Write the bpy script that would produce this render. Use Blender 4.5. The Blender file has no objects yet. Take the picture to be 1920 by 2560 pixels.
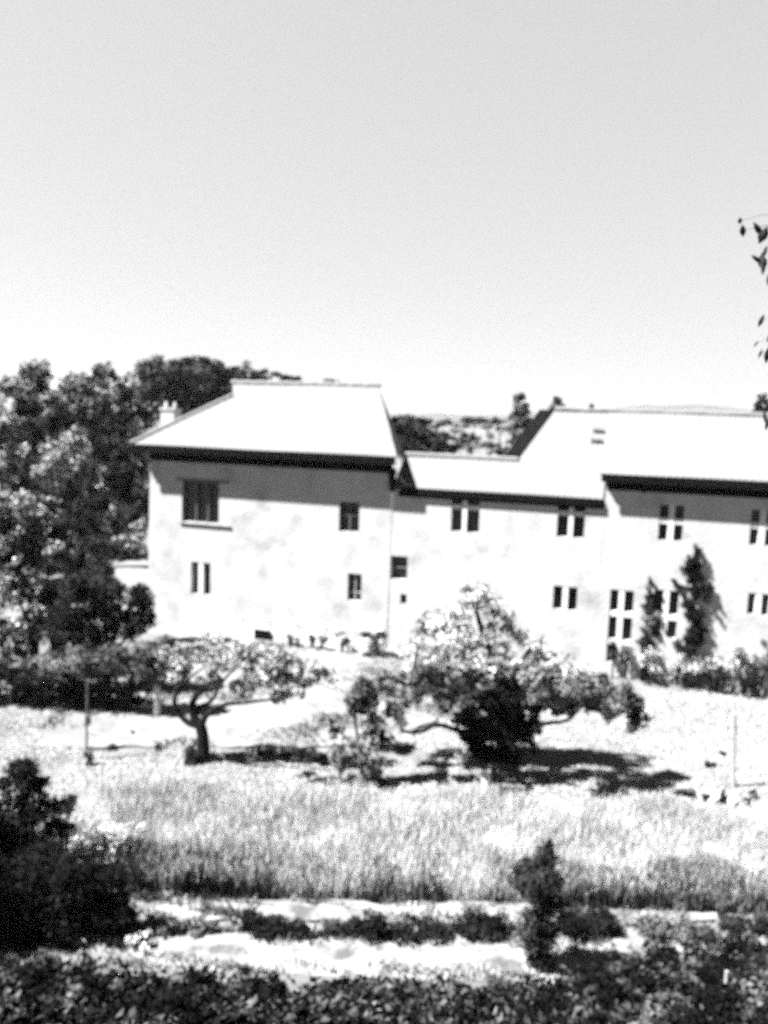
import bpy, math, random
import numpy as np
from mathutils import Vector, Matrix

random.seed(7)
RNG = np.random.default_rng(11)
R = math.radians
scene = bpy.context.scene
COL = scene.collection

# ------------------------------------------------------------------ camera
F = 2000.0                       # focal length in photograph pixels (photo is 1920 x 2560)
PITCH, ROLL, EYE = R(6.56), R(2.0), 9.0
cam_d = bpy.data.cameras.new('camera')
cam = bpy.data.objects.new('camera', cam_d); COL.objects.link(cam)
cam_d.sensor_fit = 'VERTICAL'; cam_d.sensor_height = 24.0
cam_d.lens = 24.0 * F / 2560.0
cam_d.clip_start = 0.05; cam_d.clip_end = 12000
cam.matrix_world = Matrix.Translation((0, 0, EYE)) @ Matrix.Rotation(math.pi/2 - PITCH, 4, 'X') @ Matrix.Rotation(ROLL, 4, 'Z')
cam_d.dof.use_dof = True
cam_d.dof.focus_distance = 1.2
cam_d.dof.aperture_fstop = 2.5
scene.camera = cam

# ------------------------------------------------------------------ sky, sun, exposure
SKY_POW, SKY_GAIN = .28, .90
SUN_EL = R(55)
SUN_H = Vector((-0.98, -0.199))                     # horizontal direction towards the sun
SUNV = Vector((SUN_H.x*math.cos(SUN_EL), SUN_H.y*math.cos(SUN_EL), math.sin(SUN_EL))).normalized()
w = bpy.data.worlds.new('World'); scene.world = w; w.use_nodes = True
nt = w.node_tree; nt.nodes.clear()
out = nt.nodes.new('ShaderNodeOutputWorld'); bg = nt.nodes.new('ShaderNodeBackground')
sky = nt.nodes.new('ShaderNodeTexSky'); sky.sky_type = 'NISHITA'; sky.sun_disc = False
sky.sun_elevation = SUN_EL; sky.sun_rotation = math.atan2(SUN_H.x, SUN_H.y)
sky.air_density = 1.0; sky.dust_density = 1.6; sky.ozone_density = 1.0; sky.altitude = 0
bw = nt.nodes.new('ShaderNodeRGBToBW'); nt.links.new(sky.outputs[0], bw.inputs[0])      # black-and-white film
def mnode(op, *a):
    n_ = nt.nodes.new('ShaderNodeMath'); n_.operation = op
    for i_, v_ in enumerate(a):
        if isinstance(v_, (int, float)): n_.inputs[i_].default_value = v_
        else: nt.links.new(v_, n_.inputs[i_])
    return n_.outputs[0]
def mrange(v_, a0, a1, b0, b1):
    n_ = nt.nodes.new('ShaderNodeMapRange'); n_.interpolation_type = 'SMOOTHSTEP'; nt.links.new(v_, n_.inputs[0])
    for i_, k_ in enumerate((a0, a1, b0, b1)): n_.inputs[i_+1].default_value = k_
    return n_.outputs[0]
tcw = nt.nodes.new('ShaderNodeTexCoord'); sx = nt.nodes.new('ShaderNodeSeparateXYZ'); nt.links.new(tcw.outputs['Generated'], sx.inputs[0])
lum = mnode('MULTIPLY', mnode('POWER', bw.outputs[0], SKY_POW), SKY_GAIN)
# sky shaped to cut ambient light: bright low ahead, dimmed overhead and behind
lum = mnode('MULTIPLY', lum, mrange(sx.outputs[2], .47, .70, 1.0, .10))
lum = mnode('MULTIPLY', lum, mrange(sx.outputs[1], -.1, .65, .10, 1.0))
nt.links.new(lum, bg.inputs[0]); nt.links.new(bg.outputs[0], out.inputs[0])
bg.inputs[1].default_value = 0.1
sd = bpy.data.lights.new('sun', 'SUN'); sd.energy = 5.0; sd.angle = R(1.0); sd.color = (1, 1, 1)
so = bpy.data.objects.new('sun', sd); COL.objects.link(so)
so.rotation_euler = (-SUNV).to_track_quat('-Z', 'Y').to_euler()
scene.view_settings.view_transform = 'Standard'; scene.view_settings.look = 'None'
scene.view_settings.exposure = 2.6; scene.view_settings.gamma = 1.0
scene.render.engine = 'CYCLES'
cy = scene.cycles
cy.use_denoising = False
cy.max_bounces = 5; cy.diffuse_bounces = 1; cy.glossy_bounces = 2; cy.volume_bounces = 0; cy.transmission_bounces = 2
cy.caustics_reflective = False; cy.caustics_refractive = False

# ------------------------------------------------------------------ geometry helpers
CW = cam.matrix_world.to_3x3()
def ray(px, py):
    return (CW @ Vector(((px-960)/F, (1280-py)/F, -1.0)))
def at(px, py, Y):               # the point seen at a photo pixel, Y metres in front
    d = ray(px, py); k = Y / d.y
    return Vector((d.x*k, Y, EYE + d.z*k))
def gnd(px, py, z=0.0):          # the point of a level plane seen at a photo pixel
    d = ray(px, py); k = (z - EYE) / d.z
    return Vector((d.x*k, d.y*k, z))

# house axes: S runs along the facade, T away from the camera
HA = R(-17.0)
HO = Vector((-10.0, 34.0, 0))
HS = Vector((math.cos(HA), math.sin(HA), 0)); HT = Vector((-math.sin(HA), math.cos(HA), 0))
def H(s, t, z): return HO + HS*s + HT*t + Vector((0, 0, z))
def fac(px, py, t=0.0):          # facade coordinates (s, z) of a photo pixel on the wall at depth t
    d = ray(px, py); o = Vector((0, 0, EYE)) - HO
    k = (t - o.dot(HT)) / d.dot(HT); p = o + d*k
    return p.dot(HS), p.z

def new_obj(name, verts, faces, mat, parent=None, smooth=False):
    me = bpy.data.meshes.new(name)
    me.from_pydata([tuple(v) for v in verts], [], [tuple(f) for f in faces])
    me.update()
    if mat: me.materials.append(mat)
    if smooth: me.polygons.foreach_set('use_smooth', [True]*len(me.polygons))
    o = bpy.data.objects.new(name, me); COL.objects.link(o)
    if parent: attach(o, parent)
    return o
def attach(o, parent):
    o.parent = parent
    o.matrix_parent_inverse = Matrix.Translation(parent.location).inverted()
def tag(o, label=None, cat=None, group=None, kind=None):
    if label: o['label'] = label
    if cat: o['category'] = cat
    if group: o['group'] = group
    if kind: o['kind'] = kind
    return o
def thing(name, loc, label, cat, group=None):
    e = bpy.data.objects.new(name, None); e.empty_display_size = .2; e.location = loc; COL.objects.link(e)
    return tag(e, label, cat, group)

class MB:
    def __init__(s): s.v = []; s.f = []
    def add(s, vs, fs):
        n = len(s.v); s.v += [Vector(v) for v in vs]; s.f += [tuple(i+n for i in f) for f in fs]
    def prism(s, poly, off):     # closed solid from a polygon and an offset vector
        n = len(poly); off = Vector(off); a = [Vector(p) for p in poly]
        s.add(a + [p+off for p in a], [tuple(range(n)), tuple(range(2*n-1, n-1, -1))] + [(i, i+n, (i+1) % n+n, (i+1) % n) for i in range(n)])
    def hbox(s, s0, s1, t0, t1, z0, z1):
        s.prism([H(s0, t0, z0), H(s1, t0, z0), H(s1, t0, z1), H(s0, t0, z1)], HT*(t1-t0))
    def box(s, c, hx, hy, hz, rot=0):
        m = Matrix.Rotation(rot, 3, 'Z'); c = Vector(c)
        q = [c + m @ Vector((a*hx, b*hy, -hz)) for a, b in ((-1, -1), (1, -1), (1, 1), (-1, 1))]
        s.prism(q, (0, 0, 2*hz))
    def tube(s, pts, rad, seg=8):
        pts = [Vector(p) for p in pts]; n0 = len(s.v); prev = None
        for i, p in enumerate(pts):
            d = (pts[min(i+1, len(pts)-1)] - pts[max(i-1, 0)]).normalized()
            if prev is None:
                u = d.cross(Vector((0.31, 0.93, 0.2))).normalized()
            else:
                u = (prev - d*prev.dot(d)).normalized()
            prev = u; v = d.cross(u)
            r = rad[i] if hasattr(rad, '__len__') else rad
            for k in range(seg):
                a = 2*math.pi*k/seg; s.v.append(p + (u*math.cos(a)+v*math.sin(a))*r)
        for i in range(len(pts)-1):
            for k in range(seg):
                a = n0+i*seg+k; b = n0+i*seg+(k+1) % seg
                s.f.append((a, b, b+seg, a+seg))
        s.f.append(tuple(n0+k for k in range(seg-1, -1, -1))); s.f.append(tuple(n0+(len(pts)-1)*seg+k for k in range(seg)))
    def build(s, name, mat, parent=None, smooth=False): return new_obj(name, s.v, s.f, mat, parent, smooth)

def spline(pts, n=6):            # Catmull-Rom through control points
    P = [Vector(p) for p in pts]; P = [P[0]*2-P[1]] + P + [P[-1]*2-P[-2]]; o = []
    for i in range(1, len(P)-2):
        for k in range(n):
            t = k/n; a, b, c, d = P[i-1:i+3]
            o.append(.5*((2*b)+(c-a)*t+(2*a-5*b+4*c-d)*t*t+(3*b-a-3*c+d)*t**3))
    return o + [P[-2]]
def wobble(pts, amp):
    return [p + Vector((random.uniform(-1, 1), random.uniform(-1, 1), random.uniform(-1, 1)))*amp for p in pts]

# ------------------------------------------------------------------ materials (grey: the photograph is black and white)
def mat(name, c, c2=None, scale=3.0, rough=.85, bump=0.0, bscale=30.0, lo=.4, hi=.6, spec=.3, detail=6, c3=None, scale3=1., lo3=.5, hi3=.6):
    m = bpy.data.materials.new(name); m.use_nodes = True; t = m.node_tree; n = t.nodes; L = t.links
    b = n['Principled BSDF']; b.inputs['Roughness'].default_value = rough; b.inputs['Specular IOR Level'].default_value = spec
    g = lambda v: (v, v, v, 1)
    tc = n.new('ShaderNodeTexCoord')
    if c2 is None: b.inputs['Base Color'].default_value = g(c)
    else:
        no = n.new('ShaderNodeTexNoise'); no.inputs['Scale'].default_value = scale; no.inputs['Detail'].default_value = detail
        L.new(tc.outputs['Object'], no.inputs['Vector'])
        r = n.new('ShaderNodeValToRGB'); r.color_ramp.elements[0].position = lo; r.color_ramp.elements[1].position = hi
        r.color_ramp.elements[0].color = g(c); r.color_ramp.elements[1].color = g(c2)
        L.new(no.outputs['Fac'], r.inputs['Fac']); col = r.outputs['Color']
        if c3 is not None:
            n3 = n.new('ShaderNodeTexNoise'); n3.inputs['Scale'].default_value = scale3; n3.inputs['Detail'].default_value = 8
            L.new(tc.outputs['Object'], n3.inputs['Vector'])
            r3 = n.new('ShaderNodeValToRGB'); r3.color_ramp.elements[0].position = lo3; r3.color_ramp.elements[1].position = hi3
            L.new(n3.outputs['Fac'], r3.inputs['Fac'])
            mx = n.new('ShaderNodeMixRGB'); mx.inputs[2].default_value = g(c3)
            L.new(r3.outputs['Color'], mx.inputs[0]); L.new(col, mx.inputs[1]); col = mx.outputs[0]
        L.new(col, b.inputs['Base Color'])
    if bump:
        nb = n.new('ShaderNodeTexNoise'); nb.inputs['Scale'].default_value = bscale; nb.inputs['Detail'].default_value = 8
        L.new(tc.outputs['Object'], nb.inputs['Vector'])
        bp = n.new('ShaderNodeBump'); bp.inputs['Strength'].default_value = bump; bp.inputs['Distance'].default_value = .05
        L.new(nb.outputs['Fac'], bp.inputs['Height']); L.new(bp.outputs['Normal'], b.inputs['Normal'])
    return m
M = {}
M['plaster'] = mat('plaster', .36, .33, 1.2, .9, .3, 9, c3=.20, scale3=.9, lo3=.52, hi3=.80)
M['stone'] = mat('pale_stone', .52, .46, 6, .9, .2, 20)
M['tiles'] = mat('roof_tiles', .128, .118, 5, .9, .2, 25)
M['eave'] = mat('eave_timber_and_shade', .003, .006, 6, .95, spec=.02)  # near-black timber, also used for painted-in shade strips
M['glass'] = mat('window_glass', .012, .02, 2, .15, spec=.25)
M['glass_grey'] = mat('curtained_glass', .02, .09, 5, .3, lo=.35, hi=.7, spec=.25)
M['frame'] = mat('window_frame_paint', .3, .2, 8, .6)
M['dframe'] = mat('dark_window_frame', .06, .1, 8, .7)
M['ground'] = mat('meadow_ground', .07, .12, .9, .95, .5, 25, lo=.3, hi=.65, c3=.13, scale3=.35, lo3=.48, hi3=.62)
M['gravel'] = mat('pale_gravel', .17, .12, 3.0, .95, .4, 40, c3=.08, scale3=1.1, lo3=.52, hi3=.72)
M['path'] = mat('dry_path', .19, .12, 1.6, .95, .5, 25, lo=.45, hi=.7, c3=.06, scale3=1.8, lo3=.52, hi3=.66)
M['bark'] = mat('dark_bark', .006, .014, 9, .95, .6, 30, spec=.05)
M['wood'] = mat('weathered_post', .28, .2, 12, .9, .3, 40)
M['dwood'] = mat('dark_wood', .05, .09, 12, .9)
M['rock'] = mat('pale_rock', .3, .2, 4, .95, .5, 8)
M['hill'] = mat('wooded_hill', .02, .04, .02, .95)
def leafmat(name, a, b, sc=1.4, lo=.38, hi=.62): return mat(name, a, b, sc, .75, lo=lo, hi=hi, spec=.04, detail=4)
M['leaf_dark'] = leafmat('dark_leaves', .005, .04, 1.6, .45, .7)
M['leaf_black'] = leafmat('evergreen_and_shade_leaves', .004, .012)  # evergreens, and shade painted into the crown of the spreading tree
M['leaf_mid'] = leafmat('broad_leaves', .01, .17, 1.5, .42, .64)
M['leaf_bank'] = leafmat('woodland_leaves', .004, .42, 1.5, .46, .60)  # bright and dark patches imitate sunlit clumps against shaded gaps
M['leaf_far'] = leafmat('hill_leaves', .006, .06, .7, .42, .66)
M['leaf_pale'] = leafmat('pale_leaves', .04, .38, 2.2, .36, .54)
M['leaf_under'] = leafmat('undergrowth_leaves', .003, .09, 2.2, .5, .68)  # brighter patches painted in as lit clumps
M['grass'] = leafmat('tall_dry_grass', .30, .46, 1.4)
M['turf'] = leafmat('short_turf', .34, .46, 1.2)
M['weed'] = leafmat('weed_stems', .015, .13, 1.8)
M['flower'] = leafmat('pale_blossom', .3, .6, 4)

# ------------------------------------------------------------------ foliage
def leaf_arrays(P, out, size, bias=.8, aspect=.62, jitter=.35):
    n = len(P)
    nrm = out*bias + RNG.normal(size=(n, 3)); nrm /= np.linalg.norm(nrm, axis=1)[:, None]+1e-9
    a = RNG.normal(size=(n, 3)); u = np.cross(nrm, a); u /= np.linalg.norm(u, axis=1)[:, None]+1e-9
    v = np.cross(nrm, u)
    L = size*(1+jitter*RNG.uniform(-1, 1, n))[:, None]*.5
    bend = nrm*L*.25
    return np.stack([P+u*L-bend, P+v*L*aspect, P-u*L-bend, P-v*L*aspect], 1).reshape(-1, 3)
def quads(name, V, m, parent=None):
    n = len(V)//4; me = bpy.data.meshes.new(name)
    me.vertices.add(len(V)); me.vertices.foreach_set('co', V.astype(np.float32).ravel())
    me.loops.add(n*4); me.loops.foreach_set('vertex_index', np.arange(n*4, dtype=np.int32))
    me.polygons.add(n); me.polygons.foreach_set('loop_start', np.arange(0, n*4, 4, dtype=np.int32))
    me.update(calc_edges=True)
    me.materials.append(m)
    o = bpy.data.objects.new(name, me); COL.objects.link(o)
    if parent: attach(o, parent)
    return o
def rdir(n):
    d = RNG.normal(size=(n, 3)); return d/np.linalg.norm(d, axis=1)[:, None]
def foliage(blobs, size, cover=1.1, clump=.34, nsub=16, hollow=.45, sparse=0.0):
    """blobs: (centre, (rx, ry, rz)).  Every blob is a cloud of leaf clumps, every clump a cloud of leaves."""
    out = []
    for c, r in blobs:
        c = np.array(c); r = np.array(r, float); rm = r.mean()
        k = max(4, int(nsub*(.7+.6*RNG.random())))
        d = rdir(k)*(hollow+(1-hollow)*RNG.random(k)**.6)[:, None]
        for q in d:
            if RNG.random() < sparse: continue
            cr = rm*clump*RNG.uniform(.55, 1.35); cc = c + q*r*(1-.55*clump)
            n = int(cover*4*math.pi*cr*cr/(size*size*.62)*.5)+4
            e = rdir(n); P = cc + e*(cr*RNG.uniform(.35, 1.05, n)[:, None]*np.array([1, 1, .8]))
            out.append(leaf_arrays(P, e + q*.6 + np.array([0, 0, .35]), size))
    return np.concatenate(out)
GROW = 1.22
def pblobs(L, Y):                # (px, py, rx, ry[, dY]) in photo pixels at distance Y
    o = []
    for b in L:
        yy = Y + (b[4] if len(b) > 4 else 0); k = yy/F*GROW
        p = at(b[0], b[1], yy); rx, rz = b[2]*k, b[3]*k
        o.append(((p.x, p.y, p.z), (rx, max(rx, rz)*.85 if len(b) < 6 else b[5], rz)))
    return o

# ------------------------------------------------------------------ ground
def sm(a, b, x):
    t = np.clip((x-a)/(b-a), 0, 1); return t*t*(3-2*t)
def terr(x, y):
    x = np.asarray(x, float); y = np.asarray(y, float)
    z = np.where(y < 12.2, 7.3*(1-np.clip(y, -6, 12.2)/12.2), 0.0)
    z = z*sm(12.6, 11.2, y)*1.0 + 0
    z = z + 8.6*sm(52, 165, y) - 6.5*sm(175, 500, y)
    z = z + 4.2*sm(-6, -30, x)*sm(42, 80, y)*sm(400, 120, y)
    z = z + .05*np.sin(x*1.3+y*.7)*np.cos(y*1.1-x*.4)*sm(13, 20, y)*sm(29, 25, y)
    return z
def tz(x, y): return float(terr(x, y))
xa = np.concatenate([-np.geomspace(60, 5000, 26)[::-1], np.linspace(-58, 58, 175), np.geomspace(60, 5000, 26)])
ya = np.concatenate([np.linspace(-30, -8, 8), np.linspace(-7, 46, 160), np.linspace(48, 180, 50), np.geomspace(190, 9000, 26)])
XX, YY = np.meshgrid(xa, ya); ZZ = terr(XX, YY)
nx, ny = len(xa), len(ya)
idx = np.arange(nx*ny).reshape(ny, nx)
fs = np.stack([idx[:-1, :-1], idx[:-1, 1:], idx[1:, 1:], idx[1:, :-1]], -1).reshape(-1, 4)
g = new_obj('ground', np.stack([XX, YY, ZZ], -1).reshape(-1, 3), fs.tolist(), M['ground'], smooth=True)
tag(g, kind='structure')

def sheet(name, pts, m, lift=.02, n=26):   # ground sheet with an uneven outline
    vs = []; P = [Vector(p) for p in pts]
    for i, p in enumerate(P):
        q = P[(i+1) % len(P)]; k = max(2, int((q-p).length/.35))
        for j in range(k):
            a = p.lerp(q, j/k); vs.append(Vector((a.x+random.uniform(-.2, .2), a.y+random.uniform(-.13, .13), 0)))
    c = sum(vs, Vector())/len(vs)
    bot = [Vector((v.x, v.y, -.05)) for v in vs]; top = [Vector((v.x, v.y, lift+.045)) for v in vs]
    b = MB(); nn = len(vs); b.add(top+bot, [tuple(range(nn))] + [(i+nn, (i+1) % nn+nn, (i+1) % nn, i) for i in range(nn)])
    return tag(b.build(name, m), kind='structure')
gp = lambda x, y: gnd(x, y)
sheet('gravel_terrace', [gp(225, 1868), gp(1010, 1868), gp(1080, 1800), gp(1180, 1700), H(13.0, -.1, 0), H(2, -.1, 0), gp(330, 1660), gp(250, 1740)], M['gravel'], .01)
sheet('garden_path', [gp(320, 2400), gp(300, 2345), gp(900, 2352), gp(1340, 2338), gp(2100, 2325), gp(2100, 2500), gp(1400, 2500), gp(900, 2500)], M['path'], .012)
sheet('upper_path', [gp(360, 2275), gp(900, 2262), gp(1400, 2258), gp(2100, 2240), gp(2100, 2305), gp(1400, 2312), gp(900, 2312), gp(360, 2312)], M['path'], .008)

# far hills, outside the garden
vs = []; fs = []
hx = np.linspace(-3200, 4200, 140)
def hh(x): 
    p = 960+F*x/2500.0
    base = 9 + 2500/F*np.interp(p, [0, 700, 1200, 1400, 1600, 1750, 1880, 2100, 2600], [5, 8, 22, 34, 62, 66, 52, 44, 30])
    return base + 3*math.sin(x*.013)+2*math.sin(x*.041+1)
rows = [(2250, -.02), (2400, .75), (2500, 1), (2650, .8), (3000, -.02)]
for yy, k in rows:
    for x in hx: vs.append((x, yy, hh(x)*k))
for j in range(len(rows)-1):
    for i in range(len(hx)-1):
        a = j*len(hx)+i; fs.append((a, a+1, a+1+len(hx), a+len(hx)))
tag(new_obj('hills', vs, fs, M['hill'], smooth=True), kind='structure')

# ------------------------------------------------------------------ building parts
def wall_holes(b, s0, s1, t, z0, z1, holes, deep=.34, foot=0.0):
    """wall face at depth t with window openings cut through and lined with reveals"""
    S = sorted({s0, s1} | {h[0] for h in holes} | {h[1] for h in holes}); Z = sorted({z0, z1} | {h[2] for h in holes} | {h[3] for h in holes})
    S = [v for v in S if s0 <= v <= s1]; Z = [v for v in Z if z0 <= v <= z1]
    def Q(s, z): return H(s - (foot*(1-(z-z0)/(z1-z0)) if s == s0 else 0), t, z)
    for i in range(len(S)-1):
        for j in range(len(Z)-1):
            cs, cz = (S[i]+S[i+1])/2, (Z[j]+Z[j+1])/2
            if any(h[0] < cs < h[1] and h[2] < cz < h[3] for h in holes): continue
            b.add([Q(S[i], Z[j]), Q(S[i+1], Z[j]), Q(S[i+1], Z[j+1]), Q(S[i], Z[j+1])], [(0, 1, 2, 3)])
    for a, c, d, e in holes:
        p = [H(a, t, d), H(c, t, d), H(c, t, e), H(a, t, e)]; q = [v + HT*deep for v in p]
        b.add(p+q, [(0, 4, 5, 1), (1, 5, 6, 2), (2, 6, 7, 3), (3, 7, 4, 0)])
def hole(x0, y0, x1, y1, t=0.0):
    x0 -= 2.5; x1 += 2.5; y0 -= 2; y1 += 2
    xc = (x0+x1)/2; yc = (y0+y1)/2
    s0, _ = fac(x0, yc, t); s1, _ = fac(x1, yc, t); _, za = fac(xc, y1, t); _, zb = fac(xc, y0, t)
    return (round(s0, 3), round(s1, 3), round(za, 3), round(zb, 3))
def window(parent, h, t, mull=(), trans=(), bar=.16, glass='glass', frame='stone', inner=0, label=None, fw=.0):
    a, c, d, e = h; b = MB(); T0 = t+(.012 if frame == 'stone' else .10)
    for f in mull:
        m_ = a+(c-a)*f; b.hbox(m_-bar/2, m_+bar/2, T0, T0+.2, d, e)
    for f in trans:
        z_ = d+(e-d)*f; b.hbox(a, c, T0+.012, T0+.19, z_-bar/2, z_+bar/2)
    if fw:
        b.hbox(a, a+fw, T0+.02, T0+.1, d, e); b.hbox(c-fw, c, T0+.02, T0+.1, d, e)
        b.hbox(a+fw, c-fw, T0+.03, T0+.1, e-fw, e); b.hbox(a+fw, c-fw, T0+.03, T0+.1, d, d+fw)
    if not b.v: b.hbox(a, c, T0+.02, T0+.1, d, d+.05)
    w_ = b.build('window', M[frame], parent)
    if label: w_['label'] = label
    g_ = MB(); g_.hbox(a+.002, c-.002, t+.30, t+.325, d+.002, e-.002); g_.build('pane', M[glass], w_)
    if inner:
        k = MB()
        for i in range(inner):
            m_ = a+(c-a)*(i+1)/(inner+1); k.hbox(m_-.02, m_+.02, t+.27, t+.295, d+.01, e-.01)
        k.build('glazing_bar', M['dframe'], w_)
    return w_
def tiled(b, PT, eL, eR, rL, rR, breaks=None, step=.055, amp=.022, period=.22, rows=14):
    """rolled tile sheet between eave line eL-eR and ridge line rL-rR (H coordinates s,t,z). breaks: list of (v, sL, sR)"""
    br = [(0, eL[0], eR[0])] + (breaks or []) + [(1, rL[0], rR[0])]
    vv = [x[0] for x in br]; ls = [x[1] for x in br]; rs = [x[2] for x in br]
    smin, smax = min(ls), max(rs); ss = np.arange(smin, smax+step, step)
    base = len(b.v); nr = 0; V = []
    vs_ = sorted(set([i/rows for i in range(rows+1)] + [v for v in vv] + [v+1e-4 for v in vv if 0 < v < 1]))
    for v in vs_:
        L_, R_ = np.interp(v, vv, ls), np.interp(v, vv, rs)
        t = eL[1]+(rL[1]-eL[1])*v; z = eL[2]+(rL[2]-eL[2])*v
        for s in ss:
            sc = min(max(s, L_), R_)
            V.append(H(sc, t, z + amp*abs(math.sin(math.pi*sc/period))+.01 + .012*math.sin(sc*.9+v*2)))
        nr += 1
    n = len(ss); Fc = []
    for j in range(nr-1):
        for i in range(n-1):
            a = j*n+i; Fc.append((a, a+1, a+1+n, a+n))
    Fc = [f for f in Fc if (V[f[0]]-V[f[1]]).length > 1e-5 or (V[f[2]]-V[f[3]]).length > 1e-5]
    b.add(V, Fc)
def slab(b, pts, th=.13): b.prism([H(*p) for p in pts], (0, 0, -th))

# ================================================================== left house
TE = -.55                                            # eave line of the left house
sEL, zEL = fac(326, 1112, TE); sER, zER = fac(992, 1141, TE); ZE = (zEL+zER)/2
TR = 4.3
sRL, z1_ = fac(582, 957, TR); sRR, z2_ = fac(947, 968, TR); ZR = (z1_+z2_)/2
sW1, _ = fac(974, 1400, 0)
WTOP = ZE + .30
left = thing('left_house', H(5, 0, 0), 'tall white plastered house with a hipped tiled roof beside the dark woodland', 'house')
hA = hole(457, 1206, 545, 1305); hB = hole(850, 1257, 896, 1328); hC = hole(480, 1408, 523, 1484); hD = hole(871, 1436, 901, 1500); hX = hole(636, 1573, 676, 1602)
b = MB(); LD = 2*TR
wall_holes(b, 0.0, sW1, 0, -.1, WTOP, [hA, hB, hC, hD, hX], foot=.14)
b.add([H(-.14, 0, -.1), H(0, 0, WTOP), H(0, LD, WTOP), H(-.14, LD, -.1)], [(0, 1, 2, 3)])
sWb = sW1 - (sER-fac(1004, 1120, 2*TR-TE)[0])
b.add([H(sW1, 0, -.1), H(sW1, 0, WTOP), H(sWb, LD, WTOP), H(sWb, LD, -.1)], [(0, 3, 2, 1)])
b.add([H(-.14, LD, -.1), H(0, LD, WTOP), H(sWb, LD, WTOP), H(sWb, LD, -.1)], [(0, 1, 2, 3)])
b.build('wall', M['plaster'], left)
# roof
vG = None
def onslope(px, py, e0, r0):     # intersection of a pixel ray with the front slope through eave (t,z) and ridge (t,z)
    d = ray(px, py); o = Vector((0, 0, EYE))-HO
    k = (r0[1]-e0[1])/(r0[0]-e0[0])
    # z - e0z = k (t - e0t)
    A = d.z - k*d.dot(HT); B = e0[1] + k*(o.dot(HT)-e0[0]) - EYE
    q = B/A; p = o+d*q; return p.dot(HS), p.dot(HT), EYE+d.z*q
sG, tG, zG = onslope(582, 990, (TE, ZE), (TR, ZR))
b = MB(); vG = (tG-TE)/(TR-TE)
tiled(b, None, (sEL, TE, ZE), (sER, TE, ZE), (sRL, TR, ZR), (sRR, TR, ZR), [(vG, sG, np.interp(vG, [0, 1], [sER, sRR]))])
slab(b, [(sEL, TE, ZE), (sER, TE, ZE), (sRR, TR, ZR), (sRL, TR, ZR), (sG, tG, zG)], .05)
tb = 2*TR-TE; tGb = 2*TR-tG; sERb = fac(1004, 1120, tb)[0]
slab(b, [(sERb, tb, ZE), (sEL, tb, ZE), (sG, tGb, zG), (sRL, TR, ZR+.002), (sRR, TR, ZR+.002)], .048)
slab(b, [(sEL, tb, ZE), (sEL, TE, ZE), (sG, tG, zG), (sG, tGb, zG)], .045)
slab(b, [(sER, TE, ZE), (sERb, tb, ZE), (sRR, TR, ZR)], .047)
b.prism([H(sG, tG, zG-.1), H(sG, tGb, zG-.1), H(sRL, TR, ZR)], HS*.12)
ridge = [H(sRL-.05+i*(sRR-sRL+.1)/40, TR, ZR+.03+.02*math.sin(i*1.7)) for i in range(41)]
b.tube(ridge, [.13+.012*(i % 2) for i in range(41)], 8)
b.tube([H(sEL, TE, ZE+.03), H(sG, tG, zG+.03)], .11, 8)
lr = b.build('roof', M['tiles'], left)
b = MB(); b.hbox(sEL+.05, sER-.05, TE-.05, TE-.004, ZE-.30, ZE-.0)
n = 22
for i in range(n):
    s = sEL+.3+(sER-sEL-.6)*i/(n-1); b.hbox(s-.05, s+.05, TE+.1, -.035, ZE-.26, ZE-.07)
b.hbox(sEL+.1, sER-.1, TE+.095, TE+.5, ZE-.30, ZE-.28); b.hbox(.0, sW1-.02, -.03, -.002, ZE-.66, ZE-.10)  # second box: near-black strip on the wall, painting the shadow under the eave
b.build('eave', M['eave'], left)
b = MB(); b.box(at(427, 1062, 38.2), .36, .32, .75, HA)
c_ = at(427, 1062, 38.2)
b.box(c_+Vector((0, 0, .74)), .40, .36, .05, HA)
chim = b.build('chimney', M['plaster'], lr)
for dx in (-.24, .24):
    b = MB(); p = c_+HS*dx+Vector((0, 0, .76)); b.tube([p, p+Vector((0, 0, .2)), p+Vector((0, 0, .34))], [.12, .10, .05], 8)
    b.build('chimney_pot', M['plaster'], lr)
window(left, hA, 0, (.36, .68), (), .05, 'glass_grey', 'dframe', 2, 'wide dark barred window', .05)
window(left, hB, 0, (.5,), (.55,), .05, 'glass_grey', 'dframe', 0, None, .04)
window(left, hC, 0, (.5,), (), .22, 'glass', 'stone', 0, 'narrow twin window split by a white mullion')
window(left, hD, 0, (.5,), (.3,), .04, 'glass_grey', 'frame')
window(left, hX, 0, (.5,), (), .05, 'glass', 'dframe')
b = MB(); b.hbox(hA[0]-.25, hA[1]+.45, -.025, .1, hA[3], hA[3]+.09); b.build('lintel', M['dframe'], left)
b = MB(); b.hbox(hA[0]-.1, hA[1]+.55, -.07, .08, hA[2]-.06, hA[2]-.002); b.build('sill', M['frame'], left)

# low white lean-to at its left end
q0 = fac(303, 1500, .6); 
lean = thing('lean_to', H(-1.5, 2, 0), 'low white lean-to against the left end of the tall house, half hidden by trees', 'outbuilding')
b = MB(); zl = fac(340, 1412, 1.0)[1]; b.hbox(-2.35, -.16, .8, 4.5, -.1, zl-.1); b.build('wall', M['plaster'], lean)
b = MB(); b.prism([H(-2.5, .79, zl-.18), H(-.1, .79, zl+.06), H(-.1, 4.7, zl+.06), H(-2.5, 4.7, zl-.18)], (0, 0, .12)); b.build('roof', M['tiles'], lean)

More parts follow.
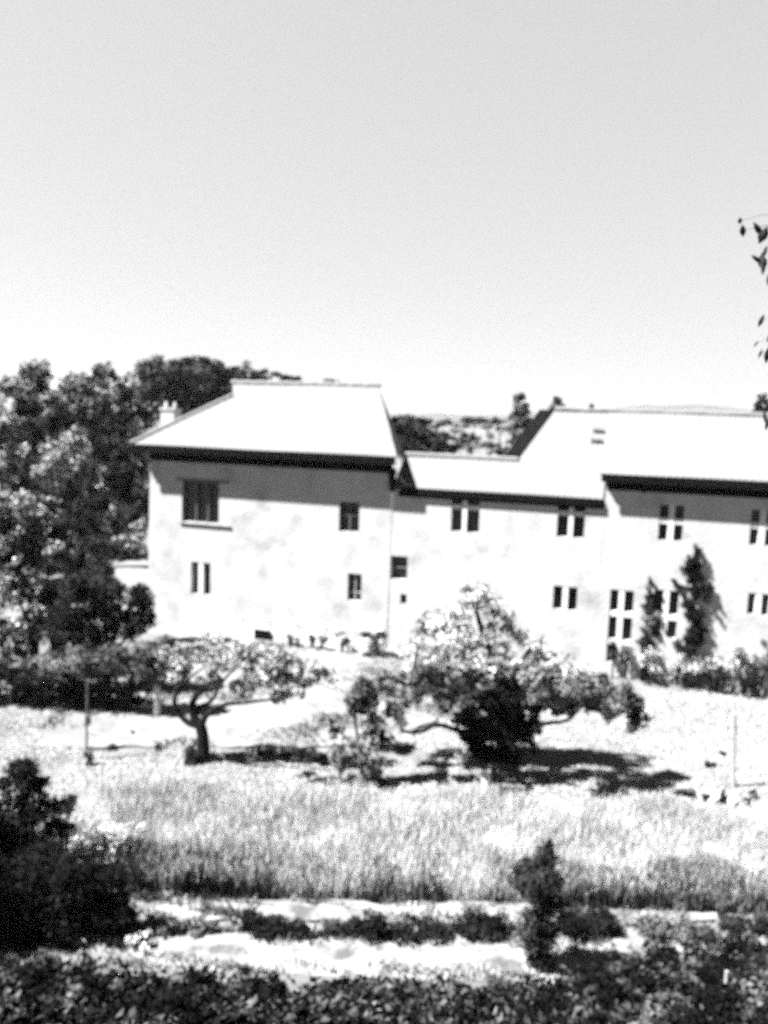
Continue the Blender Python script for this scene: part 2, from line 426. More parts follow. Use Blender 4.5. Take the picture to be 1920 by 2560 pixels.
# ================================================================== middle house and right house (joined range, two buildings)
TM = .02                                            # facade of the middle house
TEM = TM-.08
sML = sW1+.01; sMR, _ = fac(1506, 1350, TM)
_, zme1 = fac(1015, 1219, TEM); _, zme2 = fac(1500, 1248, TEM); ZEM = (zme1+zme2)/2
sME, _ = fac(1508, 1246, TEM)
TRR = 4.6; sVR, zvr = fac(1388, 1026, TRR); ZRR = zvr                     # ridge of the right house
# catslide plane from ridge to the middle eave
kC = (ZRR-ZEM)/(TRR-TEM)
def zC(t): return ZEM+kC*(t-TEM)
sRM, tRM, zRM = onslope(1296, 1152, (TEM, ZEM), (TRR, ZRR))
mid = thing('middle_house', H(15, TM, 0), 'long low white house between the tall hipped house and the big gabled roof', 'house')
hE = hole(979, 1392, 1016, 1447, TM); hF = hole(1003, 1487, 1014, 1508, TM); hG = hole(1131, 1226, 1197, 1329, TM); hHh = hole(1396, 1240, 1460, 1342, TM)
hI = hole(1385, 1468, 1440, 1523, TM)
ztop = zC(TM)-.06
b = MB(); wall_holes(b, sML, sMR, TM, -.1, ztop, [hE, hF, hG, hHh, hI])
tb2 = 2*tRM-TM
b.add([H(sML, TM, -.1), H(sML, tb2, -.1), H(sML, tb2, ztop), H(sML, tRM, zRM-.16), H(sML, TM, ztop)], [(0, 1, 2, 3, 4)])
b.add([H(sMR, TM, -.1), H(sMR, tb2, -.1), H(sMR, tb2, ztop), H(sMR, tRM, zRM-.16), H(sMR, TM, ztop)], [(4, 3, 2, 1, 0)])
b.add([H(sML, tb2, -.1), H(sMR, tb2, -.1), H(sMR, tb2, ztop), H(sML, tb2, ztop)], [(3, 2, 1, 0)])
b.build('wall', M['plaster'], mid)
b = MB(); sMLr = sML+.02
tiled(b, None, (sMLr, TEM, ZEM), (sRM, TEM, ZEM), (sMLr, tRM, zRM), (sRM, tRM, zRM), rows=8)
slab(b, [(sMLr, TEM, ZEM), (sRM, TEM, ZEM), (sRM, tRM, zRM), (sMLr, tRM, zRM)], .13)
slab(b, [(sMLr, tRM, zRM+.001), (sRM-.1, tRM, zRM+.001), (sRM-.1, 2*tRM-TEM, ZEM), (sMLr, 2*tRM-TEM, ZEM)], .048)
b.tube([H(sMLr+i*(sRM-sMLr)/20, tRM, zRM+.04) for i in range(21)], [.11+.01*(i % 2) for i in range(21)], 8)
b.build('roof', M['tiles'], mid)
b = MB(); b.hbox(sMLr+.35, sME-.02, TEM-.05, TEM-.004, ZEM-.26, ZEM-.0); b.hbox(sMLr+.35, sME-.05, TEM+.002, TM-.034, ZEM-.25, ZEM-.20); b.hbox(sML+.25, sMR-.02, TM-.03, TM-.003, ZEM-.36, ZEM-.06)  # last box darkens the top of the wall to imitate eave shadow
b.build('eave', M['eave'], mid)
window(mid, hG, TM, (.47,), (.58,), .17, 'glass', 'stone', 0, 'cross window with a white stone mullion under the eave')
window(mid, hHh, TM, (.5,), (.56,), .17, 'glass', 'stone', 0)
window(mid, hI, TM, (.5,), (), .2, 'glass', 'stone')
window(mid, hE, TM, (), (.5,), .05, 'glass_grey', 'dframe')
window(mid, hF, TM, (), (), .05, 'glass', 'dframe')
# rainwater pipe in the corner between the two houses
b = MB(); p = fac(981, 1180, -.1)
sp = p[0]; b.tube([H(sp+.0, -.14, p[1]+.15), H(sp+.02, -.14, p[1]-.75)], [.17, .10], 8)
dp = b.build('drainpipe', M['eave'], left)
b = MB(); b.tube([H(sp+.1, -.2, p[1]+.1), H(sp+.55, -.1, p[1]-.45), H(sp+.75, .0, p[1]-.45)], .035, 6); b.build('pipe_bend', M['frame'], dp)

right = thing('right_house', H(22, .3, 0), 'large white house under the highest long gabled roof with climbing plants on its wall', 'house')
TER = -.34; sRE, _ = fac(1501, 1183, TER); _, zr1 = fac(1510, 1184, TER); _, zr2 = fac(1915, 1206, TER); ZER = (zr1+zr2)/2
sREND = sRE + 14.0
hJ = hole(1650, 1265, 1706, 1350, TM); hK = hole(1878, 1277, 1934, 1362, TM); hL = hole(1523, 1477, 1577, 1655, TM)
hM = hole(1634, 1477, 1692, 1592, TM); hN = hole(1871, 1486, 1920, 1535, TM); hO = hole(2050, 1286, 2105, 1370, TM)
zt2 = ZER + (TM-TER)*(ZRR-ZER)/(TRR-TER) - .06
b = MB(); wall_holes(b, sMR+.004, sREND-.5, TM, -.1, zt2, [hJ, hK, hL, hM, hN, hO])
tbk = 2*TRR-TM
zt3 = zt2
b.add([H(sREND-.5, TM, -.1), H(sREND-.5, tbk, -.1), H(sREND-.5, tbk, zt3), H(sREND-.5, TRR, ZRR-.2), H(sREND-.5, TM, zt3)], [(4, 3, 2, 1, 0)])
sg = sVR+.35
b.add([H(sg, TM+1.2, -.1), H(sg, tbk, -.1), H(sg, tbk, zt3), H(sg, TRR, ZRR-.2), H(sg, TM+1.2, zC(TM+1.2)-.2)], [(0, 1, 2, 3, 4)])
b.add([H(sg, tbk, -.1), H(sREND-.5, tbk, -.1), H(sREND-.5, tbk, zt3), H(sg, tbk, zt3)], [(3, 2, 1, 0)])
b.build('wall', M['plaster'], right)
b = MB()
tiled(b, None, (sRE, TER, ZER), (sREND, TER, ZER), (sRE, TRR, ZRR), (sREND, TRR, ZRR))
slab(b, [(sRE, TER, ZER), (sREND, TER, ZER), (sREND, TRR, ZRR), (sRE, TRR, ZRR)], .05)
tiled(b, None, (sRM, TEM, ZEM), (sME, TEM, ZEM), (sVR, TRR, ZRR), (sRE+.03, TRR, ZRR), [((tRM-TEM)/(TRR-TEM), sRM, sME)])
slab(b, [(sRM, TEM, ZEM), (sME, TEM, ZEM), (sME-.02, TEM+.9, zC(TEM+.9)), (sRE, TRR, ZRR), (sVR, TRR, ZRR), (sRM, tRM, zRM)], .05)
tbe = 2*TRR-TER
slab(b, [(sREND, TRR, ZRR+.002), (sVR, TRR, ZRR+.002), (sVR, tbe, ZER), (sREND, tbe, ZER)], .048)
b.tube([H(sVR+i*(sREND-sVR)/60, TRR, ZRR+.04+.015*math.sin(i)) for i in range(61)], [.12+.012*(i % 2) for i in range(61)], 8)
rr = b.build('roof', M['tiles'], right)
b = MB()                                             # dark bargeboard, left verge of the high roof, widened to paint in gable shade
pv = [H(sVR-.02, TRR, ZRR+.02), H(sRM-.02, tRM, zRM+.05)]
b.prism([pv[0], pv[1], pv[1]-HS*.0-Vector((0, 0, .45)), pv[0]-Vector((0, 0, .5))], -HS*.62)
b.prism([H(sVR-.02, TRR, ZRR+.02), H(sVR-.02, TRR, ZRR-.48), H(sVR-.02, tbe, ZER-.4), H(sVR-.02, tbe, ZER)], -HS*.58)
b.build('bargeboard_and_shade', M['eave'], right)
b = MB(); b.hbox(sRE+.05, sREND, TER-.05, TER-.004, ZER-.28, ZER-.0); b.hbox(sRE+.1, sREND, TER+.085, TM-.032, ZER-.26, ZER-.22); b.hbox(sRE+.25, sREND-.5, TM-.03, TM-.004, ZER-.58, ZER-.06)  # last box: painted shadow strip on the wall below the soffit
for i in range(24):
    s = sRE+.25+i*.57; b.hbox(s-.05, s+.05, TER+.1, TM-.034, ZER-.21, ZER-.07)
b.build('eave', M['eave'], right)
s_, z_ = fac(1611, 1222, -.05); b = MB(); b.prism([H(s_-.07, TM-.003, z_-.15), H(s_-.07, TM-.003, z_+.35), H(s_-.07, -.25, z_+.35)], HS*.14); b.build('bracket', M['eave'], right)
for h_ in (hJ, hK, hO): window(right, h_, TM, (.5,), (.55,),   .2, 'glass', 'stone')
window(right, hL, TM, (.48,), (.28, .67), .2, 'glass', 'stone', 0, 'tall French window in three rows of panes')
window(right, hM, TM, (.5,), (.43,), .2, 'glass', 'stone', 0, 'twin window between the climbing plants')
window(right, hN, TM, (.5,), (), .2, 'glass_grey', 'stone')
b = MB(); p = onslope(1490, 1107, (TEM, ZEM), (TRR, ZRR)); p2 = onslope(1496, 1082, (TEM, ZEM), (TRR, ZRR))
for q in (p, p2):
    b = MB(); b.prism([H(q[0]-.22, q[1]-.1, q[2]+.05), H(q[0]+.22, q[1]-.1, q[2]+.05), H(q[0]+.22, q[1]+.04, q[2]+.14), H(q[0]-.22, q[1]+.04, q[2]+.14)], (0, 0, .07))
    b.build('roof_vent', M['dframe'], rr)
b = MB(); q = H(fac(1477, 1030, TRR)[0], TRR, ZRR); b.tube([q, q+Vector((0, 0, .32))], [.09, .12], 8); b.build('finial', M['dframe'], rr)

# low garden wall with plants along the foot of the tall house
b = MB(); s0_, _ = fac(600, 1620, -.9); s1_, _ = fac(958, 1620, -.9); zt_ = fac(840, 1563, -.9)[1]
def tree(name, label, cat, mesh_limbs, fol, leafm, base, group=None, barkm='bark', part='crown'):
    e = thing(name, base, label, cat, group)
    if mesh_limbs:
        tb_ = MB()
        for pts, rad in mesh_limbs: tb_.tube(pts, rad, 9)
        tb_.build('trunk' if part == 'crown' else 'stem', M[barkm], e, smooth=True)
    quads(part, fol, M[leafm], e)
    return e
gw = thing('garden_arcade', H((s0_+s1_)/2, -.9, 0), 'low white garden trellis wall in front of the tall house, under its narrow window', 'trellis')
b.hbox(s0_, s1_, -.95, -.8, zt_-.1, zt_)
n = 5
for i in range(n+1):
    s = s0_+(s1_-s0_)*i/n; b.hbox(s-.06, s+.06, -.93, -.82, -.05, zt_-.1)
b.hbox(s0_, s1_, -.92, -.83, .0, .55)
b.build('rail', M['stone'], gw)
b = MB(); qa = fac(636, 1600, -.96)[0]; qb = fac(677, 1600, -.96)[0]; b.hbox(qa, qb, -.99, -.955, fac(655, 1602, -.96)[1], fac(655, 1575, -.96)[1]); b.build('niche_shade_panel', M['eave'], gw)  # flat near-black slab stands for the shade inside an opening

def bush(px, py, rx, ry, Y, label, leafm='leaf_mid', size=.07, n=12, name='shrub', group=None, cover=1.1, extra=(), hollow=.35, sparse=0):
    bl = pblobs([(px, py, rx, ry)] + list(extra), Y)
    c = bl[0][0]; zb = tz(c[0], c[1]); fo = foliage(bl, size, cover, .38, n, hollow, sparse)
    limbs = []
    for k in range(3):
        a = random.uniform(0, 6.28); top = Vector(c)+Vector((math.cos(a)*bl[0][1][0]*.4, math.sin(a)*bl[0][1][0]*.4, bl[0][1][2]*.2))
        limbs.append((spline([(c[0]+.05*math.cos(a), c[1]+.05*math.sin(a), zb-.05), ((c[0]+top.x)/2, (c[1]+top.y)/2, (zb+top.z)/2), top], 3), .025))
    return tree(name, label, 'shrub', limbs, fo, leafm, (c[0], c[1], zb), group, part='foliage')
for i, (px, py, rx, ry, lb, lm) in enumerate([
    (724, 1600, 7, 16, 'slim dark plant at the left post of the trellis wall', 'leaf_dark'),
    (743, 1602, 6, 12, 'faint small plant second along the trellis wall', 'leaf_mid'),
    (781, 1595, 8, 13, 'small upright dark plant in an opening of the trellis wall', 'leaf_dark'),
    (806, 1598, 12, 9, 'wide low dark plant left of the round bush on the trellis wall', 'leaf_dark'),
    (854, 1598, 17, 19, 'round dark bush in the middle of the trellis wall', 'leaf_black'),
    (936, 1588, 22, 9, 'dark flat plant near the right end of the trellis wall', 'leaf_dark'),
    (930, 1626, 26, 18, 'dark sprawling bush at the right foot of the trellis wall', 'leaf_mid')]):
    bush(px, py, rx*1.35, ry*1.35, 30.85 - (px-700)*.0052, lb, lm, .08, 9, 'trellis_plant', 'plants along the trellis wall')

# climbers on the right house
def climber(pts, label, lm, GR=1.25, size=.08, w_=.25, cover=1.2, t=None):
    t = TM-.12 if t is None else t
    P = []; path = []
    for px, py, r in pts:
        s, z = fac(px, py+14, t); path.append(H(s, t+.08, z)); P.append(((*H(s, t, z),), (r*27.5/F*GR, .2, r*27.5/F*GR)))
    base = H(fac(pts[0][0], pts[0][1], t)[0], t+.06, 0)
    fo = foliage(P, size, cover, .45, 14, .05)
    e = thing('climbing_plant', base, label, 'climber')
    tb_ = MB(); tb_.tube([base-Vector((0, 0, .05))]+path, [.05]+[.035]*len(path), 6); tb_.build('stem', M['bark'], e)
    quads('foliage', fo, M[lm], e)
climber([(1722, 1605, 24), (1735, 1570, 30), (1738, 1535, 28), (1722, 1500, 22), (1742, 1470, 22), (1735, 1430, 26), (1722, 1405, 20), (1742, 1395, 18), (1740, 1362, 15), (1732, 1385, 16), (1768, 1480, 14), (1776, 1462, 10), (1700, 1452, 8), (1685, 1438, 6), (1748, 1560, 22), (1746, 1588, 22), (1744, 1520, 20)],
        'tall nearly black creeper climbing the white wall right of the twin window', 'leaf_black', 1.12, .09)
climber([(1610, 1590, 16), (1613, 1560, 15), (1618, 1530, 17), (1612, 1505, 15), (1622, 1480, 12), (1620, 1455, 7), (1624, 1430, 5), (1640, 1455, 5), (1628, 1545, 12), (1640, 1520, 9)],
        'thin grey climbing plant on the wall left of the twin window', 'leaf_mid', 1.05, .07, cover=.8)

# shrubs in the bed along the right house
bed = [(1612, 1607, 20, 16, 26.5, 'small dark bush at the foot of the thin grey climber', 'leaf_dark'),
       (1705, 1615, 30, 16, 26.4, 'dark low bush at the foot of the black creeper', 'leaf_dark'),
       (1533, 1625, 10, 28, 27.4, 'slim leafy plant before the French window', 'leaf_mid'),
       (1567, 1630, 12, 18, 27.2, 'small leafy plant right of the French window sill', 'leaf_mid'),
       (1622, 1650, 34, 34, 25.6, 'pale bushy shrub below the twin window', 'leaf_pale'),
       (1690, 1660, 40, 34, 25.4, 'pale spreading shrub below the black creeper', 'leaf_pale'),
       (1755, 1655, 42, 38, 25.2, 'pale rounded shrub at the middle of the flower bed', 'leaf_pale'),
       (1838, 1640, 46, 34, 25.2, 'pale high shrub under the far right window', 'leaf_pale'),
       (1905, 1640, 40, 42, 25.0, 'tall grey shrub in the bed at the right edge of the photo', 'leaf_mid'),
       (1625, 1708, 24, 17, 24.9, 'black clump at the left end of the bed edge', 'leaf_black'),
       (1663, 1712, 14, 10, 24.8, 'smallest black clump in the bed edge', 'leaf_black'),
       (1715, 1706, 28, 17, 24.7, 'black clump under the spreading pale shrub on the bed edge', 'leaf_black'),
       (1785, 1695, 40, 26, 24.6, 'largest black bush along the bed edge', 'leaf_black'),
       (1865, 1702, 36, 20, 24.4, 'black low bush at the bed edge near the right edge of the photo', 'leaf_black')]
for (px, py, rx, ry, Y, lb, lm) in bed:
    Y = 28.0-(px-1700)*.0038-(.75 if lm == 'leaf_black' else .45)
    bush(px, py, rx, ry, Y, lb, lm, .085, 12, 'bed_shrub', 'shrubs in the bed along the right house', cover=.9)

# ================================================================== trees of the woodland on the left and behind the houses
def wood_tree(label, blobs, Y, leafm='leaf_bank', size=.17, nsub=16, group='woodland trees', cat='tree', name='woodland_tree', cover=1.25, sparse=.0, trunkr=.16, hollow=.25, clump=.36):
    nsub = int(nsub*1.5)
    bl = pblobs(blobs, Y)
    cx = np.mean([q[0][0] for q in bl]); cyy = np.mean([q[0][1] for q in bl]); zb = tz(cx, cyy)
    top = max(bl, key=lambda q: q[0][2])[0]
    limbs = [(spline([(cx, cyy, zb-.2), (cx+.2, cyy, zb+(top[2]-zb)*.35), (cx*.5+top[0]*.5, cyy*.5+top[1]*.5, zb+(top[2]-zb)*.7), top], 4), list(np.linspace(trunkr, .03, 13)))]
    for q in bl[:7]:
        limbs.append((spline([(cx+.1, cyy, zb+(q[0][2]-zb)*.35), ((cx+q[0][0])/2, (cyy+q[0][1])/2, zb*.3+q[0][2]*.7-.1), q[0]], 3), list(np.linspace(trunkr*.5, .02, 7))))
    return tree(name, label, cat, limbs, foliage(bl, size, cover, clump, nsub, hollow, sparse), leafm, (cx, cyy, zb), group)

wood_tree('tall leafy tree at the far left with its top against the sky',
          [(40, 985, 60, 55), (90, 950, 45, 45), (30, 1070, 75, 60), (110, 1040, 60, 60), (60, 1150, 80, 60), (150, 1110, 50, 60), (20, 1240, 70, 60), (110, 1220, 60, 50)], 37, 'leaf_bank', .15, 17)
wood_tree('tree with a thin pale crown between the far left tree and the dark round one',
          [(200, 975, 50, 50), (170, 1010, 40, 50), (235, 1040, 50, 60), (200, 1110, 55, 60), (180, 1190, 55, 50)], 40, 'leaf_mid', .17, 14, sparse=.1)
wood_tree('dark round-topped tree left of the tall house',
          [(262, 935, 32, 30), (285, 985, 60, 50), (250, 1040, 60, 55), (320, 1050, 55, 60), (280, 1120, 70, 60), (340, 1140, 45, 60), (300, 1210, 60, 60), (355, 1230, 32, 60)], 42, 'leaf_bank', .2, 17)
wood_tree('broad dark tree on the hill behind the left end of the hipped roof',
          [(375, 950, 50, 50), (420, 925, 55, 38), (400, 1000, 70, 60), (350, 1030, 50, 60), (460, 960, 60, 55), (450, 1040, 60, 50)], 56, 'leaf_far', .26, 17)
wood_tree('dark tree rising highest behind the hipped roof',
          [(470, 925, 45, 33), (520, 930, 50, 36), (500, 980, 70, 50), (560, 950, 45, 32), (560, 990, 50, 40)], 62, 'leaf_far', .27, 17)
wood_tree('dark tree whose crown slopes down behind the ridge of the hipped roof',
          [(600, 936, 38, 25), (640, 940, 34, 20), (620, 980, 60, 30), (580, 970, 40, 30)], 66, 'leaf_far', .27, 13)
wood_tree('small pointed tree tops just above the ridge of the hipped roof',
          [(695, 944, 24, 12), (730, 950, 26, 11), (710, 975, 50, 16)], 72, 'leaf_far', .27, 10)
wood_tree('tiny grey tree top peeping over the hipped roof near its right end',
          [(828, 955, 18, 10), (830, 975, 22, 12)], 80, 'leaf_mid', .27, 8)
for (lb, B_, Y_) in [('dark tree deep in the wood behind the far left tree', [(30, 1100, 90, 80), (40, 1240, 90, 90), (30, 1400, 90, 90), (110, 1330, 80, 80), (60, 1550, 100, 90)], 40),
                     ('dark tree deep in the wood between the far left tree and the round-topped one', [(170, 1090, 80, 70), (190, 1220, 80, 80), (170, 1350, 80, 80), (180, 1480, 80, 70), (150, 1600, 90, 60)], 44),
                     ('dark tree deep in the wood right behind the left end of the tall house', [(320, 1110, 60, 60), (290, 1230, 80, 80), (345, 1290, 50, 70), (290, 1370, 80, 70), (260, 1500, 80, 70)], 48)]:
    wood_tree(lb, B_, Y_, 'leaf_dark', .24, 16)
wood_tree('big shaggy tree with pale patches at the left edge of the photo',
          [(20, 1300, 80, 60), (100, 1290, 60, 60), (60, 1370, 80, 60), (150, 1350, 55, 60), (30, 1440, 80, 60), (120, 1430, 60, 60), (60, 1530, 90, 60), (20, 1610, 60, 60), (130, 1520, 60, 50)], 26.5, 'leaf_bank', .13, 18, hollow=.5)
wood_tree('leafy tree left of the tall house, below the dark round-topped one',
          [(200, 1270, 60, 60), (270, 1290, 60, 60), (330, 1300, 38, 50), (230, 1350, 65, 55), (300, 1370, 50, 45), (200, 1420, 60, 50), (250, 1430, 36, 35)], 38, 'leaf_bank', .16, 17)
wood_tree('dark low tree before the lean-to with rounded black crown',
          [(200, 1490, 60, 50), (265, 1490, 55, 45), (330, 1500, 48, 42), (350, 1545, 42, 38), (220, 1560, 65, 45), (300, 1560, 55, 45), (160, 1590, 60, 50), (250, 1620, 55, 36)], 25, 'leaf_dark', .11, 17)
wood_tree('spreading bush with a pale fringe in front of the woodland edge',
          [(110, 1660, 60, 26), (190, 1655, 60, 30), (270, 1650, 60, 32), (350, 1640, 60, 34), (410, 1620, 50, 34), (440, 1665, 46, 34), (380, 1680, 60, 22)], 23.2, 'leaf_mid', .09, 17, cover=1.2, trunkr=.12)
wood_tree('black leaf mass added as the deep shade beneath the woodland edge',
          [(20, 1700, 70, 42), (90, 1715, 70, 40), (170, 1725, 66, 38), (235, 1735, 50, 36), (40, 1740, 60, 26)], 23.6, 'leaf_black', .1, 15, cat='bush', name='thicket', cover=1.3, trunkr=.08)  # leaf mass painting the deep shade on the ground under the trees
wood_tree('drooping leafy bush between the black leaf mass and the gnarled tree',
          [(300, 1730, 46, 24), (345, 1712, 44, 26), (290, 1760, 34, 16), (330, 1752, 30, 12)], 24, 'leaf_mid', .09, 10, cat='bush', name='thicket', cover=.8, trunkr=.05)

# behind the middle house
wood_tree('dark bushy tree behind the gap beside the hipped roof',
          [(1010, 1065, 34, 26), (1040, 1080, 40, 34), (1085, 1100, 40, 28), (1010, 1110, 50, 40), (1060, 1120, 50, 26), (985, 1070, 16, 30), (1120, 1120, 26, 16)], 50, 'leaf_far', .2, 16, group='trees behind the middle house')
wood_tree('tall grey poplar-like tree beside the dark verge of the high roof',
          [(1300, 1010, 18, 30), (1298, 1045, 34, 36), (1292, 1085, 38, 40), (1320, 1100, 34, 36), (1300, 1130, 44, 30), (1345, 1085, 16, 24)], 58, 'leaf_mid', .2, 16, group='trees behind the middle house')
wood_tree('dark round bush on the hillside field between the roofs',
          [(1165, 1100, 24, 15), (1190, 1098, 16, 10), (1180, 1092, 14, 10)], 95, 'leaf_dark', .25, 10, group='trees behind the middle house')
for i, (x, y, rx, ry, lb) in enumerate([(1065, 1052, 16, 9, 'small dark tree at the left of the hillside hedge line'), (1110, 1056, 22, 7, 'flat grey bush in the hillside hedge line'),
        (1185, 1050, 34, 9, 'longest dark tree clump on the hillside skyline'), (1245, 1052, 20, 8, 'dark clump on the skyline just left of the poplar-like tree')]):
    wood_tree(lb, [(x, y, rx, ry), (x+rx*.6, y+2, rx*.5, ry*.8), (x-rx*.6, y+3, rx*.5, ry*.7)], 150, 'leaf_far', .4, 9, group='trees on the hillside skyline', name='hedgerow_tree')
for i, (x, y, rx, ry, lb) in enumerate([(1225, 1090, 12, 9, 'small grey bush on the field left of the poplar-like tree'), (1250, 1075, 14, 10, 'pale scrubby bush high on the field beside the poplar-like tree'), (1140, 1078, 16, 6, 'thin pale bush in the middle of the hillside field')]):
    wood_tree(lb, [(x, y, rx, ry)], 110, 'leaf_mid', .3, 8, group='trees on the hillside field', name='field_bush', cat='bush')
for i, (x, y, rx, ry, Y_, lm, lb) in enumerate([(1085, 1066, 14, 7, 130, 'leaf_dark', 'small dark bush just under the left of the skyline hedge'), (1150, 1064, 20, 6, 130, 'leaf_mid', 'grey bush under the middle of the skyline hedge'), (1215, 1066, 16, 7, 130, 'leaf_mid', 'grey bush under the right of the skyline hedge'),
        (1120, 1095, 18, 8, 105, 'leaf_mid', 'grey bush at the left of the dark round field bush'), (1215, 1112, 26, 7, 98, 'leaf_mid', 'grey bush right below the dark round field bush'), (1150, 1118, 34, 7, 92, 'leaf_mid', 'long grey scrub at the foot of the field just above the low roof'),
        (1250, 1125, 22, 14, 85, 'leaf_dark', 'dark bush at the foot of the poplar-like tree')]):
    wood_tree(lb, [(x, y, rx, ry), (x+rx*.7, y+1, rx*.6, ry*.7)], Y_, lm, .3, 9, group='trees on the hillside field', name='field_bush', cat='bush')
for lb, B_, Y_ in [('silvery pale tree shining at the left among the dark wood', [(190, 1100, 34, 34), (150, 1150, 40, 30), (110, 1180, 34, 30), (215, 1140, 26, 34), (170, 1185, 34, 22), (120, 1110, 22, 22)], 30),
                   ('pale bush glowing against the left end of the tall house', [(355, 1320, 22, 26), (340, 1355, 26, 22), (300, 1350, 24, 16)], 36.5)]:
    wood_tree(lb, B_, Y_, 'leaf_pale', .13, 13, trunkr=.06)
wood_tree('small pointed dark tree top above the left end of the high ridge',
          [(1393, 1000, 10, 14), (1393, 1014, 20, 12), (1390, 1030, 26, 14)], 60, 'leaf_far', .2, 10, name='conifer')
wood_tree('leafy tree rising over the high roof at the right edge of the photo',
          [(1905, 1010, 22, 24), (1930, 1035, 40, 40), (1890, 1038, 16, 14), (1925, 1075, 30, 26)], 36, 'leaf_dark', .16, 12, name='garden_tree')

# ================================================================== gnarled small tree
Yg = gnd(505, 1902).y
def A(px, py, dy=0): return at(px, py, Yg+dy)
base = A(505, 1902)
limbs = [(spline([A(507, 1908), A(508, 1870), A(507, 1840), A(500, 1812), A(487, 1795), A(480, 1765), A(492, 1738, -.2), A(520, 1722, -.3), A(560, 1716, -.4)], 4), list(np.linspace(.15, .03, 33)*1.3)),
         (spline([A(500, 1812), A(478, 1810, .1), A(452, 1790, .2), A(437, 1762, .2), A(440, 1735, .2), A(455, 1700, .3)], 4), list(np.linspace(.075, .035, 21)*1.3)),
         (spline([A(503, 1820), A(512, 1795, -.2), A(530, 1778, -.4), A(560, 1762, -.5), A(620, 1756, -.5), A(700, 1745, -.6)], 4), list(np.linspace(.07, .02, 21)*1.3)),
         (spline([A(487, 1795), A(500, 1770, .3), A(530, 1750, .5), A(560, 1700, .6), A(600, 1660, .6)], 4), list(np.linspace(.06, .02, 17)*1.3)),
         (spline([A(440, 1735, .2), A(470, 1700, 0), A(520, 1660, .2)], 4), list(np.linspace(.04, .015, 9)*1.3))]
bl = pblobs([(450, 1690, 36, 36), (420, 1640, 34, 30), (480, 1640, 46, 34), (540, 1680, 50, 36), (520, 1620, 50, 34), (590, 1640, 50, 38), (640, 1690, 50, 34), (600, 1720, 40, 24),
             (690, 1700, 46, 34), (700, 1650, 46, 34), (640, 1630, 40, 30), (740, 1720, 44, 24), (770, 1670, 44, 30), (700, 1745, 30, 16), (810, 1690, 34, 24)], Yg)
tree('gnarled_tree', 'small gnarled tree with curving forked trunk and pale loose crown on the gravel edge', 'tree', limbs, foliage(bl, .095, .9, .3, 24, .2, .08), 'leaf_pale', base)
b = MB()
pts = [gnd(470, 1895), gnd(527, 1900), gnd(530, 1912), gnd(488, 1914)]
c_ = A(497, 1903)
rk = np.array([[math.cos(a)*math.cos(e_)*.3, math.sin(a)*math.cos(e_)*.24, math.sin(e_)*.3+(.16 if math.cos(a) < -.3 and e_ > .6 else 0)] for e_ in np.linspace(-.3, 1.35, 6) for a in np.linspace(0, 2*math.pi, 11)[:-1]])
rk *= (1+RNG.uniform(-.16, .16, (len(rk), 1)))
fs = [(j*10+i, j*10+(i+1) % 10, (j+1)*10+(i+1) % 10, (j+1)*10+i) for j in range(5) for i in range(10)] + [tuple(range(50, 60))]
tag(new_obj('tree_stump', [Vector(r)+c_+Vector((-.1, -.1, .0)) for r in rk], fs, M['bark']), 'low dark broken stump against the foot of the gnarled tree', 'stump')

# ================================================================== big spreading tree in the middle
Yb = gnd(1265, 1905).y
def Bp(px, py, dy=0): return at(px, py, Yb+dy)
limbs = [(spline([Bp(1275, 1925), Bp(1270, 1870), Bp(1262, 1800, .1), Bp(1255, 1720, .2), Bp(1230, 1640, .2), Bp(1200, 1560, .3), Bp(1185, 1500, .3)], 4), list(np.linspace(.30, .03, 25))),
         (spline([Bp(1262, 1860), Bp(1215, 1838, -.2), Bp(1150, 1828, -.4), Bp(1095, 1812, -.5), Bp(1050, 1830, -.5), Bp(1000, 1828, -.5)], 4), list(np.linspace(.09, .035, 21))),
         (spline([Bp(1258, 1830), Bp(1200, 1800, -.5), Bp(1140, 1780, -.7), Bp(1110, 1775, -.8), Bp(1130, 1755, -.8), Bp(1180, 1740, -.8)], 4), list(np.linspace(.09, .04, 21))),
         (spline([Bp(1275, 1850), Bp(1320, 1815, -.3), Bp(1370, 1808, -.5), Bp(1420, 1800, -.6), Bp(1450, 1770, -.6)], 4), list(np.linspace(.08, .03, 17))),
         (spline([Bp(1270, 1800), Bp(1310, 1740, .3), Bp(1380, 1700, .4), Bp(1470, 1690, .4), Bp(1560, 1730, .3)], 4), list(np.linspace(.15, .03, 17))),
         (spline([Bp(1262, 1790), Bp(1180, 1700, .4), Bp(1080, 1660, .3), Bp(980, 1640, .2)], 4), list(np.linspace(.13, .03, 13))),
         (spline([Bp(1255, 1740), Bp(1300, 1660, .5), Bp(1340, 1600, .4)], 4), list(np.linspace(.1, .03, 9)))]
up = [(1185, 1495, 60, 42), (1120, 1530, 50, 40), (1240, 1545, 55, 42), (1170, 1580, 70, 46), (1090, 1590, 60, 46), (1270, 1605, 55, 46), (1200, 1650, 70, 44), (1110, 1660, 60, 44),
      (1030, 1640, 50, 50), (1290, 1670, 60, 40), (1380, 1650, 56, 34), (1450, 1690, 60, 34), (1060, 1560, 40, 34), (1330, 1620, 44, 40), (1400, 1690, 60, 30, -1.0), (1150, 1610, 60, 50, -1.2), (1240, 1660, 60, 40, -1.4), (1060, 1640, 50, 40, -.8)]
